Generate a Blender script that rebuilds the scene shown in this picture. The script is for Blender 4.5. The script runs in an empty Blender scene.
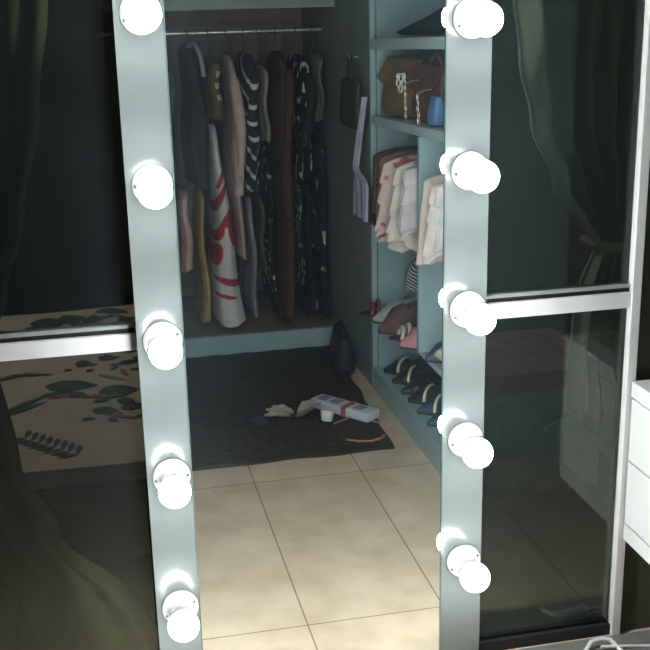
import bpy, math, random
from mathutils import Vector, Matrix
random.seed(7)
C = bpy.context.scene.collection
sc = bpy.context.scene
PI = math.pi

# ---------------------------------------------------------------- camera, world, exposure
cam = bpy.data.cameras.new('camera')
cam.sensor_width = 36.0
cam.lens = 61.5
cam.clip_start = 0.01
co = bpy.data.objects.new('camera', cam)
C.objects.link(co)
cr = Vector((0.97651193, -0.21441221, -0.02125694))
cu = Vector((0.08202569, 0.27871093, 0.95686572))
cf = Vector((0.19923915, 0.93613441, -0.28975185))
M = Matrix((cr, cu, -cf)).transposed().to_4x4()
M.translation = Vector((0, -2.1, 1.5))
co.matrix_world = M
sc.camera = co

w = bpy.data.worlds.new('world')
sc.world = w
w.use_nodes = True
w.node_tree.nodes['Background'].inputs[0].default_value = (0.5, 0.6, 0.55, 1)
w.node_tree.nodes['Background'].inputs[1].default_value = 0.004
sc.view_settings.view_transform = 'Standard'
sc.view_settings.look = 'None'
sc.view_settings.gamma = 1
sc.view_settings.use_curve_mapping = False
sc.view_settings.exposure = 0.0
BULB_STRENGTH = 122.0
BULB_CUT = -0.42
# unseen dim warm fill, added to brighten the bed beyond the glass
la = bpy.data.lights.new('far_room_fill', 'AREA')
la.shape = 'DISK'
la.size = 0.5
la.energy = 13.0
la.color = (1.0, 0.93, 0.86)
lo = bpy.data.objects.new('far_room_fill', la)
lo.location = (-0.35, 1.75, 2.36)
C.objects.link(lo)


# ---------------------------------------------------------------- materials
def nmat(name):
    m = bpy.data.materials.new(name)
    m.use_nodes = True
    return m, m.node_tree, m.node_tree.nodes['Principled BSDF']


def mat(name, col, rough=0.6, metal=0.0, spec=0.5, var=0.15, scale=20.0, bump=0.0, sheen=0.0):
    """plain material with a procedural mottling of its own colour"""
    m, nt, b = nmat(name)
    tc = nt.nodes.new('ShaderNodeTexCoord')
    no = nt.nodes.new('ShaderNodeTexNoise')
    no.inputs['Scale'].default_value = scale
    no.inputs['Detail'].default_value = 4
    nt.links.new(tc.outputs['Object'], no.inputs['Vector'])
    rp = nt.nodes.new('ShaderNodeValToRGB')
    lo = [c * (1 - var) for c in col]
    hi = [min(1, c * (1 + var)) for c in col]
    rp.color_ramp.elements[0].position = 0.3
    rp.color_ramp.elements[1].position = 0.7
    rp.color_ramp.elements[0].color = (*lo, 1)
    rp.color_ramp.elements[1].color = (*hi, 1)
    nt.links.new(no.outputs['Fac'], rp.inputs['Fac'])
    nt.links.new(rp.outputs['Color'], b.inputs['Base Color'])
    b.inputs['Roughness'].default_value = rough
    b.inputs['Metallic'].default_value = metal
    b.inputs['Specular IOR Level'].default_value = spec
    if sheen:
        b.inputs['Sheen Weight'].default_value = sheen
    if bump:
        bp = nt.nodes.new('ShaderNodeBump')
        bp.inputs['Strength'].default_value = bump
        bp.inputs['Distance'].default_value = 0.004
        nt.links.new(no.outputs['Fac'], bp.inputs['Height'])
        nt.links.new(bp.outputs['Normal'], b.inputs['Normal'])
    return m


def spotted(name, base, spot, scale=30.0, thr=0.5, stretch=(1, 1, 1), rough=0.85, soft=0.04):
    """two-colour print: noise blotches of `spot` on `base`"""
    m, nt, b = nmat(name)
    tc = nt.nodes.new('ShaderNodeTexCoord')
    mp = nt.nodes.new('ShaderNodeMapping')
    mp.inputs['Scale'].default_value = stretch
    no = nt.nodes.new('ShaderNodeTexNoise')
    no.inputs['Scale'].default_value = scale
    no.inputs['Detail'].default_value = 1.5
    nt.links.new(tc.outputs['Object'], mp.inputs['Vector'])
    nt.links.new(mp.outputs['Vector'], no.inputs['Vector'])
    rp = nt.nodes.new('ShaderNodeValToRGB')
    rp.color_ramp.elements[0].position = thr
    rp.color_ramp.elements[1].position = thr + soft
    rp.color_ramp.elements[0].color = (*base, 1)
    rp.color_ramp.elements[1].color = (*spot, 1)
    nt.links.new(no.outputs['Fac'], rp.inputs['Fac'])
    nt.links.new(rp.outputs['Color'], b.inputs['Base Color'])
    b.inputs['Roughness'].default_value = rough
    b.inputs['Specular IOR Level'].default_value = 0.2
    return m


def striped(name, a, c, freq=40.0, slant=0.0, width=0.6):
    m, nt, b = nmat(name)
    tc = nt.nodes.new('ShaderNodeTexCoord')
    mp = nt.nodes.new('ShaderNodeMapping')
    mp.inputs['Rotation'].default_value = (slant, 0, 0)
    wv = nt.nodes.new('ShaderNodeTexWave')
    wv.bands_direction = 'Z'
    wv.inputs['Scale'].default_value = freq
    wv.inputs['Distortion'].default_value = 1.5
    nt.links.new(tc.outputs['Object'], mp.inputs['Vector'])
    nt.links.new(mp.outputs['Vector'], wv.inputs['Vector'])
    rp = nt.nodes.new('ShaderNodeValToRGB')
    rp.color_ramp.interpolation = 'CONSTANT'
    rp.color_ramp.elements[0].color = (*a, 1)
    rp.color_ramp.elements[1].position = width
    rp.color_ramp.elements[1].color = (*c, 1)
    nt.links.new(wv.outputs['Fac'], rp.inputs['Fac'])
    nt.links.new(rp.outputs['Color'], b.inputs['Base Color'])
    b.inputs['Roughness'].default_value = 0.85
    return m


def reflective(name, tint, glow_film, fres_ior=None, through=(0, 0, 0), glowcol=(0.65, 0.85, 1.0)):
    """mirror (fres_ior None) or tinted window glass, both with a thin diffuse film imitating bulb glow"""
    m = bpy.data.materials.new(name)
    m.use_nodes = True
    nt = m.node_tree
    nt.nodes.clear()
    out = nt.nodes.new('ShaderNodeOutputMaterial')
    gl = nt.nodes.new('ShaderNodeBsdfGlossy')
    gl.inputs['Roughness'].default_value = 0.0
    gl.inputs['Color'].default_value = (*tint, 1)
    base = gl.outputs[0]
    if fres_ior:
        tr = nt.nodes.new('ShaderNodeBsdfTransparent')
        tr.inputs['Color'].default_value = (*through, 1)
        fr = nt.nodes.new('ShaderNodeFresnel')
        fr.inputs['IOR'].default_value = fres_ior
        mx = nt.nodes.new('ShaderNodeMixShader')
        nt.links.new(fr.outputs[0], mx.inputs[0])
        nt.links.new(tr.outputs[0], mx.inputs[1])
        nt.links.new(gl.outputs[0], mx.inputs[2])
        base = mx.outputs[0]
    df = nt.nodes.new('ShaderNodeBsdfDiffuse')  # bluish diffuse film standing in for the lens glow around the bulbs
    df.inputs['Color'].default_value = (*glowcol, 1)
    no = nt.nodes.new('ShaderNodeTexNoise')
    no.inputs['Scale'].default_value = 9
    tc = nt.nodes.new('ShaderNodeTexCoord')
    nt.links.new(tc.outputs['Object'], no.inputs['Vector'])
    mr = nt.nodes.new('ShaderNodeMapRange')
    mr.inputs['To Min'].default_value = glow_film * 0.6
    mr.inputs['To Max'].default_value = glow_film * 1.4
    nt.links.new(no.outputs['Fac'], mr.inputs['Value'])
    m2 = nt.nodes.new('ShaderNodeMixShader')
    nt.links.new(mr.outputs[0], m2.inputs[0])
    nt.links.new(base, m2.inputs[1])
    nt.links.new(df.outputs[0], m2.inputs[2])
    nt.links.new(m2.outputs[0], out.inputs[0])
    return m


def emit(name, col, s):
    m = bpy.data.materials.new(name)
    m.use_nodes = True
    nt = m.node_tree
    nt.nodes.clear()
    out = nt.nodes.new('ShaderNodeOutputMaterial')
    e = nt.nodes.new('ShaderNodeEmission')
    e.inputs[0].default_value = (*col, 1)
    e.inputs[1].default_value = s
    nt.links.new(e.outputs[0], out.inputs[0])
    return m


def tile_mat():
    m, nt, b = nmat('cream_floor_tile')
    tc = nt.nodes.new('ShaderNodeTexCoord')
    mp = nt.nodes.new('ShaderNodeMapping')
    mp.inputs['Location'].default_value = (-0.4435 + 3.5, 0.265 + 4.25, 0)
    br = nt.nodes.new('ShaderNodeTexBrick')
    br.offset = 0.0
    br.inputs['Scale'].default_value = 1.0
    br.inputs['Mortar Size'].default_value = 0.0022
    br.inputs['Mortar Smooth'].default_value = 0.3
    br.inputs['Brick Width'].default_value = 0.35
    br.inputs['Row Height'].default_value = 0.85
    br.inputs['Color1'].default_value = (0.68, 0.54, 0.405, 1)
    br.inputs['Color2'].default_value = (0.63, 0.50, 0.37, 1)
    br.inputs['Mortar'].default_value = (0.26, 0.18, 0.115, 1)
    nt.links.new(tc.outputs['Object'], mp.inputs['Vector'])
    nt.links.new(mp.outputs['Vector'], br.inputs['Vector'])
    no = nt.nodes.new('ShaderNodeTexNoise')
    no.inputs['Scale'].default_value = 9
    no.inputs['Detail'].default_value = 6
    nt.links.new(tc.outputs['Object'], no.inputs['Vector'])
    rp = nt.nodes.new('ShaderNodeValToRGB')
    rp.color_ramp.elements[0].position = 0.3
    rp.color_ramp.elements[0].color = (0.80, 0.77, 0.72, 1)
    rp.color_ramp.elements[1].position = 0.65
    rp.color_ramp.elements[1].color = (1, 1, 1, 1)
    nt.links.new(no.outputs['Fac'], rp.inputs['Fac'])
    mx = nt.nodes.new('ShaderNodeMixRGB')
    mx.blend_type = 'MULTIPLY'
    mx.inputs[0].default_value = 1
    nt.links.new(br.outputs['Color'], mx.inputs[1])
    nt.links.new(rp.outputs['Color'], mx.inputs[2])
    nt.links.new(mx.outputs[0], b.inputs['Base Color'])
    b.inputs['Roughness'].default_value = 0.38
    b.inputs['Specular IOR Level'].default_value = 0.35
    return m


MIRROR = reflective('mirror_glass', (0.80, 0.85, 0.83), 0.010)
GLASS = reflective('dark_tinted_glass', (0.9, 1.0, 0.95), 0.009, fres_ior=1.5, through=(0.70, 0.72, 0.66))
STRIP = mat('pale_grey_strip', (0.17, 0.195, 0.187), rough=0.19, var=0.04, scale=6, spec=0.3)
EDGE = mat('mirror_edge', (0.10, 0.16, 0.15), rough=0.2, var=0.05)
PORC = mat('white_porcelain', (0.82, 0.82, 0.80), rough=0.25, var=0.02)
SCREW = mat('screw_steel', (0.16, 0.15, 0.14), rough=0.4, metal=0.6)
BULB = emit('bulb_glow', (0.93, 0.98, 1.0), BULB_STRENGTH)
WHITE = mat('white_paint', (0.62, 0.63, 0.61), rough=0.4, var=0.03, scale=8)
ALU = mat('white_frame_paint', (0.70, 0.70, 0.68), rough=0.4, var=0.05, scale=14)
THIN = mat('grey_sash', (0.30, 0.33, 0.31), rough=0.35)
DARKGAP = mat('dark_gap', (0.012, 0.012, 0.012), rough=0.8)
TILE = tile_mat()
DARKWALL = mat('dark_olive_wall', (0.070, 0.070, 0.048), rough=0.9, var=0.1, scale=3)
OUTER = mat('night_wall', (0.03, 0.03, 0.025), rough=0.95)
CEIL = mat('ceiling_paint', (0.30, 0.30, 0.28), rough=0.9)
BLUEWOOD = mat('pale_blue_panel', (0.30, 0.42, 0.44), rough=0.45, var=0.06, scale=5)
SHELFW = mat('lit_shelf_board', (0.46, 0.55, 0.57), rough=0.45, var=0.05, scale=5)  # panel blue made paler, bulb light on the boards put into the colour
TEALWOOD = mat('grey_green_panel', (0.20, 0.25, 0.23), rough=0.5, var=0.08, scale=5)
BROWNBACK = mat('brown_back_panel', (0.24, 0.18, 0.13), rough=0.7, var=0.1, scale=4)
ROD = mat('rail_steel', (0.45, 0.5, 0.45), rough=0.3, metal=0.8)
RUGM = mat('dark_brown_rug', (0.046, 0.037, 0.024), rough=1.0, var=0.35, scale=60, bump=0.6, spec=0.1)
CURT = mat('olive_brown_curtain', (0.36, 0.34, 0.22), rough=0.9, var=0.1, scale=6)
CURTP = mat('pale_curtain_border', (0.75, 0.76, 0.74), rough=0.9, var=0.1, scale=6)


# ---------------------------------------------------------------- mesh builder
class MB:
    def __init__(s):
        s.v, s.f, s.mi = [], [], []
        s.mats = []

    def m(s, material):
        if material not in s.mats:
            s.mats.append(material)
        return s.mats.index(material)

    def add(s, vs, fs, material):
        o = len(s.v)
        k = s.m(material)
        s.v += [tuple(v) for v in vs]
        for f in fs:
            s.f.append([i + o for i in f])
            s.mi.append(k)

    def box(s, x0, x1, y0, y1, z0, z1, material, bev=0.0, xf=None):
        if bev <= 0:
            vs = [Vector((x, y, z)) for x in (x0, x1) for y in (y0, y1) for z in (z0, z1)]
            fs = [(0, 1, 3, 2), (4, 6, 7, 5), (0, 4, 5, 1), (2, 3, 7, 6), (0, 2, 6, 4), (1, 5, 7, 3)]
        else:
            import bmesh
            bm = bmesh.new()
            bmesh.ops.create_cube(bm, size=1)
            for v in bm.verts:
                v.co = Vector(((x0 + x1) / 2 + v.co.x * (x1 - x0), (y0 + y1) / 2 + v.co.y * (y1 - y0), (z0 + z1) / 2 + v.co.z * (z1 - z0)))
            bmesh.ops.bevel(bm, geom=list(bm.edges), offset=bev, segments=2, affect='EDGES', profile=0.6)
            bm.verts.index_update()
            vs = [v.co.copy() for v in bm.verts]
            fs = [[v.index for v in f.verts] for f in bm.faces]
            bm.free()
        if xf:
            vs = [xf(v) for v in vs]
        s.add(vs, fs, material)
        return s

    def tube(s, pts, r, material, n=8, closed=False, rr=None):
        pts = [Vector(p) for p in pts]
        L = len(pts)
        vs, fs = [], []
        up = None
        for i, p in enumerate(pts):
            a = pts[(i - 1) % L] if (closed or i > 0) else p
            b = pts[(i + 1) % L] if (closed or i < L - 1) else p
            t = (b - a).normalized()
            if up is None:
                up = Vector((0, 0, 1)) if abs(t.z) < 0.9 else Vector((1, 0, 0))
            u = (up - t * up.dot(t)).normalized()
            up = u
            q = t.cross(u)
            R = rr[i] if rr else r
            for k in range(n):
                an = 2 * PI * k / n
                vs.append(p + u * math.cos(an) * R + q * math.sin(an) * R)
        for i in range(L if closed else L - 1):
            for k in range(n):
                j = (i + 1) % L
                fs.append((i * n + k, i * n + (k + 1) % n, j * n + (k + 1) % n, j * n + k))
        if not closed:
            fs.append(tuple(range(n))[::-1])
            fs.append(tuple(range((L - 1) * n, L * n)))
        s.add(vs, fs, material)
        return s

    def lathe(s, prof, origin, axis, material, n=28):
        """prof: (radius, height along axis)"""
        ax = Vector(axis).normalized()
        u = ax.orthogonal().normalized()
        q = ax.cross(u)
        o = Vector(origin)
        vs, fs = [], []
        for r, h in prof:
            for k in range(n):
                an = 2 * PI * k / n
                vs.append(o + ax * h + (u * math.cos(an) + q * math.sin(an)) * max(r, 1e-5))
        for i in range(len(prof) - 1):
            for k in range(n):
                fs.append((i * n + k, i * n + (k + 1) % n, (i + 1) * n + (k + 1) % n, (i + 1) * n + k))
        fs.append(tuple(range(n))[::-1])
        fs.append(tuple(range((len(prof) - 1) * n, len(prof) * n)))
        s.add(vs, fs, material)
        return s

    def grid(s, rows, material, closed=False, caps=False, matfn=None):
        """rows: list of equal-length point lists"""
        n = len(rows[0])
        o = len(s.v)
        for r in rows:
            s.v += [tuple(p) for p in r]
        k0 = s.m(material)
        for i in range(len(rows) - 1):
            for k in range(n if closed else n - 1):
                j = (k + 1) % n
                s.f.append([o + i * n + k, o + i * n + j, o + (i + 1) * n + j, o + (i + 1) * n + k])
                mm = matfn(i / (len(rows) - 1), k / n, rows[i][k]) if matfn else None
                s.mi.append(s.m(mm) if mm else k0)
        if caps:
            s.f.append([o + k for k in range(n)][::-1])
            s.f.append([o + (len(rows) - 1) * n + k for k in range(n)])
            s.mi += [k0, k0]
        return s

    def build(s, name, parent=None, smooth=False, loc=None):
        me = bpy.data.meshes.new(name)
        base = Vector((0, 0, 0))
        me.from_pydata(s.v, [], s.f)
        for mm in s.mats:
            me.materials.append(mm)
        me.polygons.foreach_set('material_index', s.mi)
        if smooth:
            me.polygons.foreach_set('use_smooth', [True] * len(me.polygons))
        me.update()
        import bmesh
        bm = bmesh.new()
        bm.from_mesh(me)
        bmesh.ops.recalc_face_normals(bm, faces=bm.faces)
        bm.to_mesh(me)
        bm.free()
        if smooth:
            try:
                me.set_sharp_from_angle(angle=math.radians(50))
            except Exception:
                pass
        o = bpy.data.objects.new(name, me)
        C.objects.link(o)
        if loc is not None:
            me.transform(Matrix.Translation(-Vector(loc)))
            o.location = loc
        if parent is not None:
            o.parent = parent
            o.matrix_parent_inverse = Matrix.Translation(-Vector(parent.location))
        return o


def tag(o, label, cat, group=None, kind=None):
    o['label'] = label
    o['category'] = cat
    if group:
        o['group'] = group
    if kind:
        o['kind'] = kind
    return o


def empty(name, loc, label=None, cat=None, group=None):
    o = bpy.data.objects.new(name, None)
    o.empty_display_size = 0.05
    o.location = loc
    C.objects.link(o)
    if label:
        tag(o, label, cat, group)
    return o


def struct(o):
    o['kind'] = 'structure'
    return o


# ================================================================ SETTING
struct(MB().box(-2.0, 1.60, -3.12, 0.05, -0.06, 0.0, TILE).build('floor'))
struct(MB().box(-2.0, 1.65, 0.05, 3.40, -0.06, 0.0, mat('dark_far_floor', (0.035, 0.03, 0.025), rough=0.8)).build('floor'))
struct(MB().box(-2.0, 1.60, -3.12, 3.40, 2.40, 2.45, CEIL).build('ceiling'))
struct(MB().box(-2.05, -2.0, -3.12, 3.40, 0.0, 2.40, DARKWALL).build('wall_left'))
struct(MB().box(1.47, 1.60, -3.12, 0.05, 0.0, 2.40, DARKWALL).build('wall_right'))
struct(MB().box(-2.0, 0.10, -2.55, -2.42, 0.0, 2.40, DARKWALL).build('wall_back'))
struct(MB().box(1.60, 1.65, 0.05, 3.40, 0.0, 2.40, DARKWALL).build('wall_far_right'))
struct(MB().box(1.161, 1.65, 0.05, 0.09, 0.0, 2.40, DARKWALL).build('wall_front'))
struct(MB().box(-2.0, 1.60, 3.36, 3.40, 0.0, 2.40, OUTER).build('wall_outer'))

win = empty('window_1', (-0.45, 0.05, 0))
win['kind'] = 'structure'
MB().box(-2.0, 1.139, 0.056, 0.064, 0.868, 2.40, GLASS).build('upper_pane', win)
MB().box(-2.0, 1.139, 0.056, 0.064, 0.028, 0.82, GLASS).build('lower_pane', win)
MB().box(-2.0, 1.139, 0.040, 0.075, 0.818, 0.853, ALU, bev=0.002).build('rail', win)
MB().box(-2.0, 1.139, 0.050, 0.072, 0.853, 0.863, DARKGAP).build('gasket', win)
MB().box(-2.0, 1.139, 0.045, 0.072, 0.863, 0.870, THIN, bev=0.001).build('sash_strip', win)
MB().box(-2.0, 1.139, 0.045, 0.085, 0.0, 0.028, DARKGAP).build('bottom_track', win)
struct(MB().box(0.80, 1.47, -0.09, 0.0345, 0.0, 0.004, mat('grey_sill', (0.16, 0.16, 0.145), rough=0.5)).build('trim_2'))
struct(MB().box(1.139, 1.161, 0.035, 0.085, 0.0, 2.40, ALU, bev=0.002).build('trim_1'))

# ================================================================ CURTAINS beyond the glass
def lerp_tab(tab, z):
    tab = sorted(tab)
    if z <= tab[0][0]:
        return tab[0][1]
    for (z0, a), (z1, b) in zip(tab, tab[1:]):
        if z <= z1:
            t = (z - z0) / (z1 - z0)
            t = t * t * (3 - 2 * t)
            return a + (b - a) * t
    return tab[-1][1]


def curtain(name, left, right, z0, z1, folds, yb, label, border=None):
    rt = empty(name, ((lerp_tab(left, z0) + lerp_tab(right, z0)) / 2, yb, z0), label, 'curtain')
    n, m = 160, 70
    rows, rows2 = [], []
    for i in range(m + 1):
        z = z1 + (z0 - z1) * i / m
        a, b = lerp_tab(left, z), lerp_tab(right, z)
        amp = 0.022 * min(1, (b - a) / 0.4) + 0.006
        r1, r2 = [], []
        for k in range(n + 1):
            t = k / n
            y = yb + amp * math.sin(t * folds * 2 * PI + 0.7 * math.sin(3 * z)) + 0.006 * math.sin(t * folds * 5 + z * 9)
            r1.append((a + (b - a) * t, y, z))
            r2.append((a + (b - a) * t, y + 0.003, z))
        rows.append(r1)
        rows2.append(r2)
    mb = MB()
    fn = (lambda u, t, p: CURTP if border and border(t) else None)
    full = [r1 + r2[::-1] for r1, r2 in zip(rows, rows2)]
    mb.grid(full, CURT, closed=True, caps=True, matfn=lambda u, t, p: CURTP if border and (border(t * 2) or border(2 - 2 * t)) else None)
    mb.build('drape', rt, smooth=True)
    return rt


cr_ = curtain('curtain', [(0.525, 1.049), (0.63, 1.051), (0.75, 1.061), (0.84, 1.073), (0.94, 1.104), (0.98, 1.066), (1.07, 0.994), (1.22, 0.933), (1.35, 0.902), (1.5, 0.883), (2.3, 0.86)],
        [(0.525, 1.46), (0.75, 1.34), (0.94, 1.24), (1.1, 1.34), (1.5, 1.44), (2.3, 1.46)], 0.525, 2.30, 9, 0.145,
        'dark olive curtain tied back behind the glass beside the white post', border=lambda t: t < 0.14)
MB().tube([(1.09, 0.11, 0.945), (1.13, 0.10, 0.94), (1.2, 0.10, 0.935), (1.25, 0.115, 0.94), (1.25, 0.18, 0.945), (1.17, 0.19, 0.94), (1.09, 0.18, 0.945)], 0.012, CURT, closed=True).build('tieback', cr_, smooth=True)
cl_ = curtain('curtain', [(0.05, -0.95), (0.5, -0.62), (0.80, -0.42), (1.1, -0.62), (1.5, -0.8), (2.3, -0.9)],
        [(0.05, 0.10), (0.18, 0.049), (0.21, 0.018), (0.38, -0.119), (0.55, -0.185), (0.82, -0.215), (0.92, -0.175), (1.08, -0.124), (1.3, -0.074), (1.5, -0.042), (2.3, -0.02)], 0.05, 2.30, 9, 0.145,
        'dark olive curtain tied back behind the left glass pane')
MB().tube([(-0.2, 0.11, 0.83), (-0.3, 0.10, 0.82), (-0.43, 0.115, 0.83), (-0.43, 0.18, 0.83), (-0.3, 0.19, 0.82), (-0.2, 0.18, 0.83)], 0.012, CURT, closed=True).build('tieback', cl_, smooth=True)

# pale string hanging off the right curtain's hem
PALE = mat('pale_string', (0.45, 0.47, 0.42), rough=0.8)
sg = MB()
sg.tube([(1.06, 0.112, 0.56), (1.014, 0.108, 0.54), (0.99, 0.106, 0.53), (0.98, 0.105, 0.523), (0.99, 0.103, 0.512), (1.003, 0.103, 0.511), (1.021, 0.105, 0.489), (1.047, 0.105, 0.469), (1.061, 0.105, 0.434), (1.10, 0.105, 0.399), (1.129, 0.105, 0.388)], 0.0018, PALE, n=6)
sg.tube([(1.003, 0.103, 0.511), (0.992, 0.1, 0.477), (0.96, 0.1, 0.481), (0.911, 0.1, 0.484)], 0.0014, PALE, n=6)
sg.tube([(0.992, 0.1, 0.477), (0.965, 0.1, 0.468), (0.936, 0.1, 0.464), (0.918, 0.1, 0.466)], 0.0014, PALE, n=6)
sg.lathe([(0.001, -0.006), (0.005, -0.004), (0.007, 0), (0.005, 0.004), (0.001, 0.006)], (0.98, 0.104, 0.523), (0, 0, 1), PALE, n=10)
tag(sg.build('string', smooth=True), 'tangled pale string hanging from the hem of the right curtain', 'string')

# ================================================================ VANITY MIRROR
vm = empty('vanity_mirror', (0.43, 0.0, 0.0), 'tall mirror with pale grey light strips leaning on dark window', 'mirror')
XL0, XL1, XR0, XR1 = 0.0705, 0.1605, 0.698, 0.790
ZT = 1.86
MB().box(XL1 - 0.002, XR0 + 0.002, 0.0, 0.005, 0.02, ZT - 0.085, MIRROR).build('mirror_glass', vm)
MB().box(XL0, XL1, -0.003, 0.006, 0.0, ZT, STRIP, bev=0.0015).build('light_strip', vm)
MB().box(XR0, XR1, -0.003, 0.006, 0.0, ZT, STRIP, bev=0.0015).build('light_strip', vm)
MB().box(XL1, XR0, -0.003, 0.006, ZT - 0.09, ZT, STRIP, bev=0.0015).build('top_strip', vm)
MB().box(XL1, XR0, -0.003, 0.006, 0.0, 0.028, STRIP, bev=0.0015).build('bottom_strip', vm)
ed = MB()
ed.box(XR0 - 0.002, XR0 - 0.0002, -0.0042, -0.0002, 0.03, ZT - 0.09, EDGE)
ed.box(XL1 + 0.0002, XL1 + 0.002, -0.0042, -0.0002, 0.03, ZT - 0.09, EDGE)
ed.build('edge_trim', vm)
MB().box(XL0 + 0.01, XR1 - 0.01, 0.0065, 0.038, 0.0, ZT - 0.01, DARKGAP).build('backing_board', vm)

hold0 = bulb0 = None
for side, xs, zs in (('l', 0.120, (1.735, 1.465, 1.155, 0.848, 0.558, 0.258)), ('r', 0.7475, (1.735, 1.440, 1.147, 0.860, 0.570, 0.280))):
    for z in zs:
        if hold0 is None:
            mb = MB()
            mb.lathe([(0.036, 0.0), (0.0385, 0.002), (0.0385, 0.007), (0.036, 0.0105), (0.030, 0.013), (0.025, 0.018), (0.0225, 0.026), (0.0215, 0.034), (0.019, 0.035)], (0, 0, 0), (0, -1, 0), PORC, n=36)
            hold0 = mb.build('lamp_holder', smooth=True)
            mb = MB()
            rb, cb, cut = 0.0315, 0.079, BULB_CUT
            neck = [(0.013, 0.030), (0.014, 0.040), (0.018, 0.050)]
            for k in range(5):
                q_ = -0.95 + (cut + 0.95) * k / 4
                neck.append((rb * math.cos(q_), cb + rb * math.sin(q_)))
            mb.lathe(neck, (0, 0, 0), (0, -1, 0), PORC, n=24)
            prof = []
            for k in range(13):
                q_ = cut + (PI / 2 - cut) * k / 12
                prof.append((rb * math.cos(q_) + 1e-5, cb + rb * math.sin(q_)))
            mb.lathe(prof, (0, 0, 0), (0, -1, 0), BULB, n=24)
            bulb0 = mb.build('light_bulb', smooth=True)
            bulb0.parent = hold0
            scs = []
            for sx, sz in ((-0.0315, -0.004), (0.0315, 0.004)):
                sb = MB().lathe([(0.0034, 0.0), (0.0034, 0.0125), (0.002, 0.0138)], (sx, 0, sz), (0, -1, 0), SCREW, n=12).build('screw')
                sb.parent = hold0
                scs.append(sb)
            h = hold0
        else:
            h = hold0.copy()
            C.objects.link(h)
            for ch in [bulb0] + scs:
                c2 = ch.copy()
                C.objects.link(c2)
                c2.parent = h
        h.parent = vm
        h.matrix_parent_inverse = Matrix.Identity(4)
        h.location = Vector((xs, -0.003, z)) - Vector(vm.location)
        h.rotation_euler = (0, random.uniform(-0.35, 0.35) if z > 0.3 else -0.3, 0)

# ================================================================ DRAWER UNIT on the right
du = empty('drawer_unit', (1.285, -0.12, 0.274), 'white wall-hung drawer unit right of the white window post', 'drawers')
X0, X1, Y0, Y1 = 1.150, 1.469, -0.27, 0.030
MB().box(X0 - 0.002, X1, Y0 - 0.004, Y1, 0.614, 0.651, WHITE, bev=0.002).build('worktop', du)
MB().box(X0 + 0.02, X1, Y0, Y1, 0.304, 0.612, DARKGAP).build('carcass', du)
MB().box(X0 + 0.001, X1, Y0 - 0.003, Y0 - 0.0005, 0.304, 0.612, WHITE).build('end_panel', du)
for z0, z1 in ((0.462, 0.6095), (0.306, 0.457)):
    MB().box(X0, X0 + 0.018, Y0 + 0.003, Y1 - 0.001, z0, z1, WHITE, bev=0.0015).build('drawer', du)
MB().box(X0, X1, Y0, Y1, 0.262, 0.3015, WHITE, bev=0.0015).build('bottom_rail', du)
tag(MB().box(1.20, 1.42, -0.24, -0.02, 0.6515, 0.657, mat('grey_mat', (0.2, 0.2, 0.19)), bev=0.002).build('table_mat'), 'thin grey mat lying on the white drawer unit', 'mat')

# white cable at the foot of the post
cb = MB()
CABLE = mat('white_cable', (0.62, 0.62, 0.58), rough=0.45)
cb.tube([(1.02, -0.06, 0.006), (1.045, -0.02, 0.008), (1.066, -0.005, 0.022), (1.09, -0.003, 0.026), (1.112, -0.008, 0.024), (1.126, -0.02, 0.010), (1.13, -0.05, 0.006)], 0.0055, CABLE)
cb.tube([(1.085, -0.02, 0.016), (1.13, -0.02, 0.010), (1.2, -0.03, 0.006), (1.30, -0.04, 0.006), (1.42, -0.05, 0.006)], 0.004, CABLE)
tag(cb.build('power_cable', smooth=True), 'white cable looped on the floor at the foot of the white post', 'cable')

# ================================================================ BED beyond the left pane
bd = empty('bed', (-0.85, 1.48, 0), 'low dark bed with mattress beyond the left glass pane', 'bed')
BEDD = mat('dark_bed_frame', (0.035, 0.032, 0.028), rough=0.7)
MB().box(-1.88, 0.13, 0.72, 2.25, 0.0, 0.17, BEDD, bev=0.01).build('bed_frame', bd)
MB().box(-1.87, 0.14, 0.71, 2.25, 0.171, 0.285, mat('dark_mattress', (0.05, 0.05, 0.05), rough=0.9), bev=0.03).build('mattress', bd)
SHEET = mat('cream_sheet', (0.48, 0.42, 0.385), rough=0.9, var=0.12, scale=5)
LEAF = mat('dark_green_leaf_print', (0.035, 0.075, 0.055), rough=0.9, var=0.25, scale=30)
TWIG = mat('rust_twig_print', (0.35, 0.13, 0.08), rough=0.9)


def bedz(x, y):
    return 0.299 + 0.004 * math.sin(7 * x + 3 * y) + 0.003 * math.sin(13 * y - 4 * x)


mb = MB()
rows = []
for i in range(61):
    t = i / 60
    r = []
    for k in range(81):
        x = -1.90 + 2.055 * k / 80
        if t < 0.93:
            y = -2.26 + 1.555 * t / 0.93
            z = bedz(x, y)
        else:
            q = (t - 0.93) / 0.07
            y = -0.703 + 0.012 * math.sin(q * PI / 2) + 0.003 * math.sin(30 * x) * q
            z = bedz(x, -0.705) - 0.045 * q
        r.append((x, -y, z))
    rows.append(r)
top = rows
bot = [[(p[0], p[1] + 0.002, p[2] - 0.004) for p in r] for r in rows]
mb.grid([a + b[::-1] for a, b in zip(top, bot)], SHEET, closed=True, caps=True)


def leaf(mb, x, y, L, W, ang, material, n=8):
    c, s_ = math.cos(ang), math.sin(ang)
    rows = []
    for i in range(n + 1):
        t = i / n
        wd = W * math.sin(PI * min(1, t ** 0.8)) * 0.5 + 0.0005
        r = []
        for sgn in (-1, -0.4, 0.4, 1):
            lx, ly = (t - 0.5) * L, sgn * wd
            px, py = x + lx * c - ly * s_, y + lx * s_ + ly * c
            r.append((px, -py, bedz(px, py) + 0.0035))
        rows.append(r)
    mb.grid(rows, material)


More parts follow.
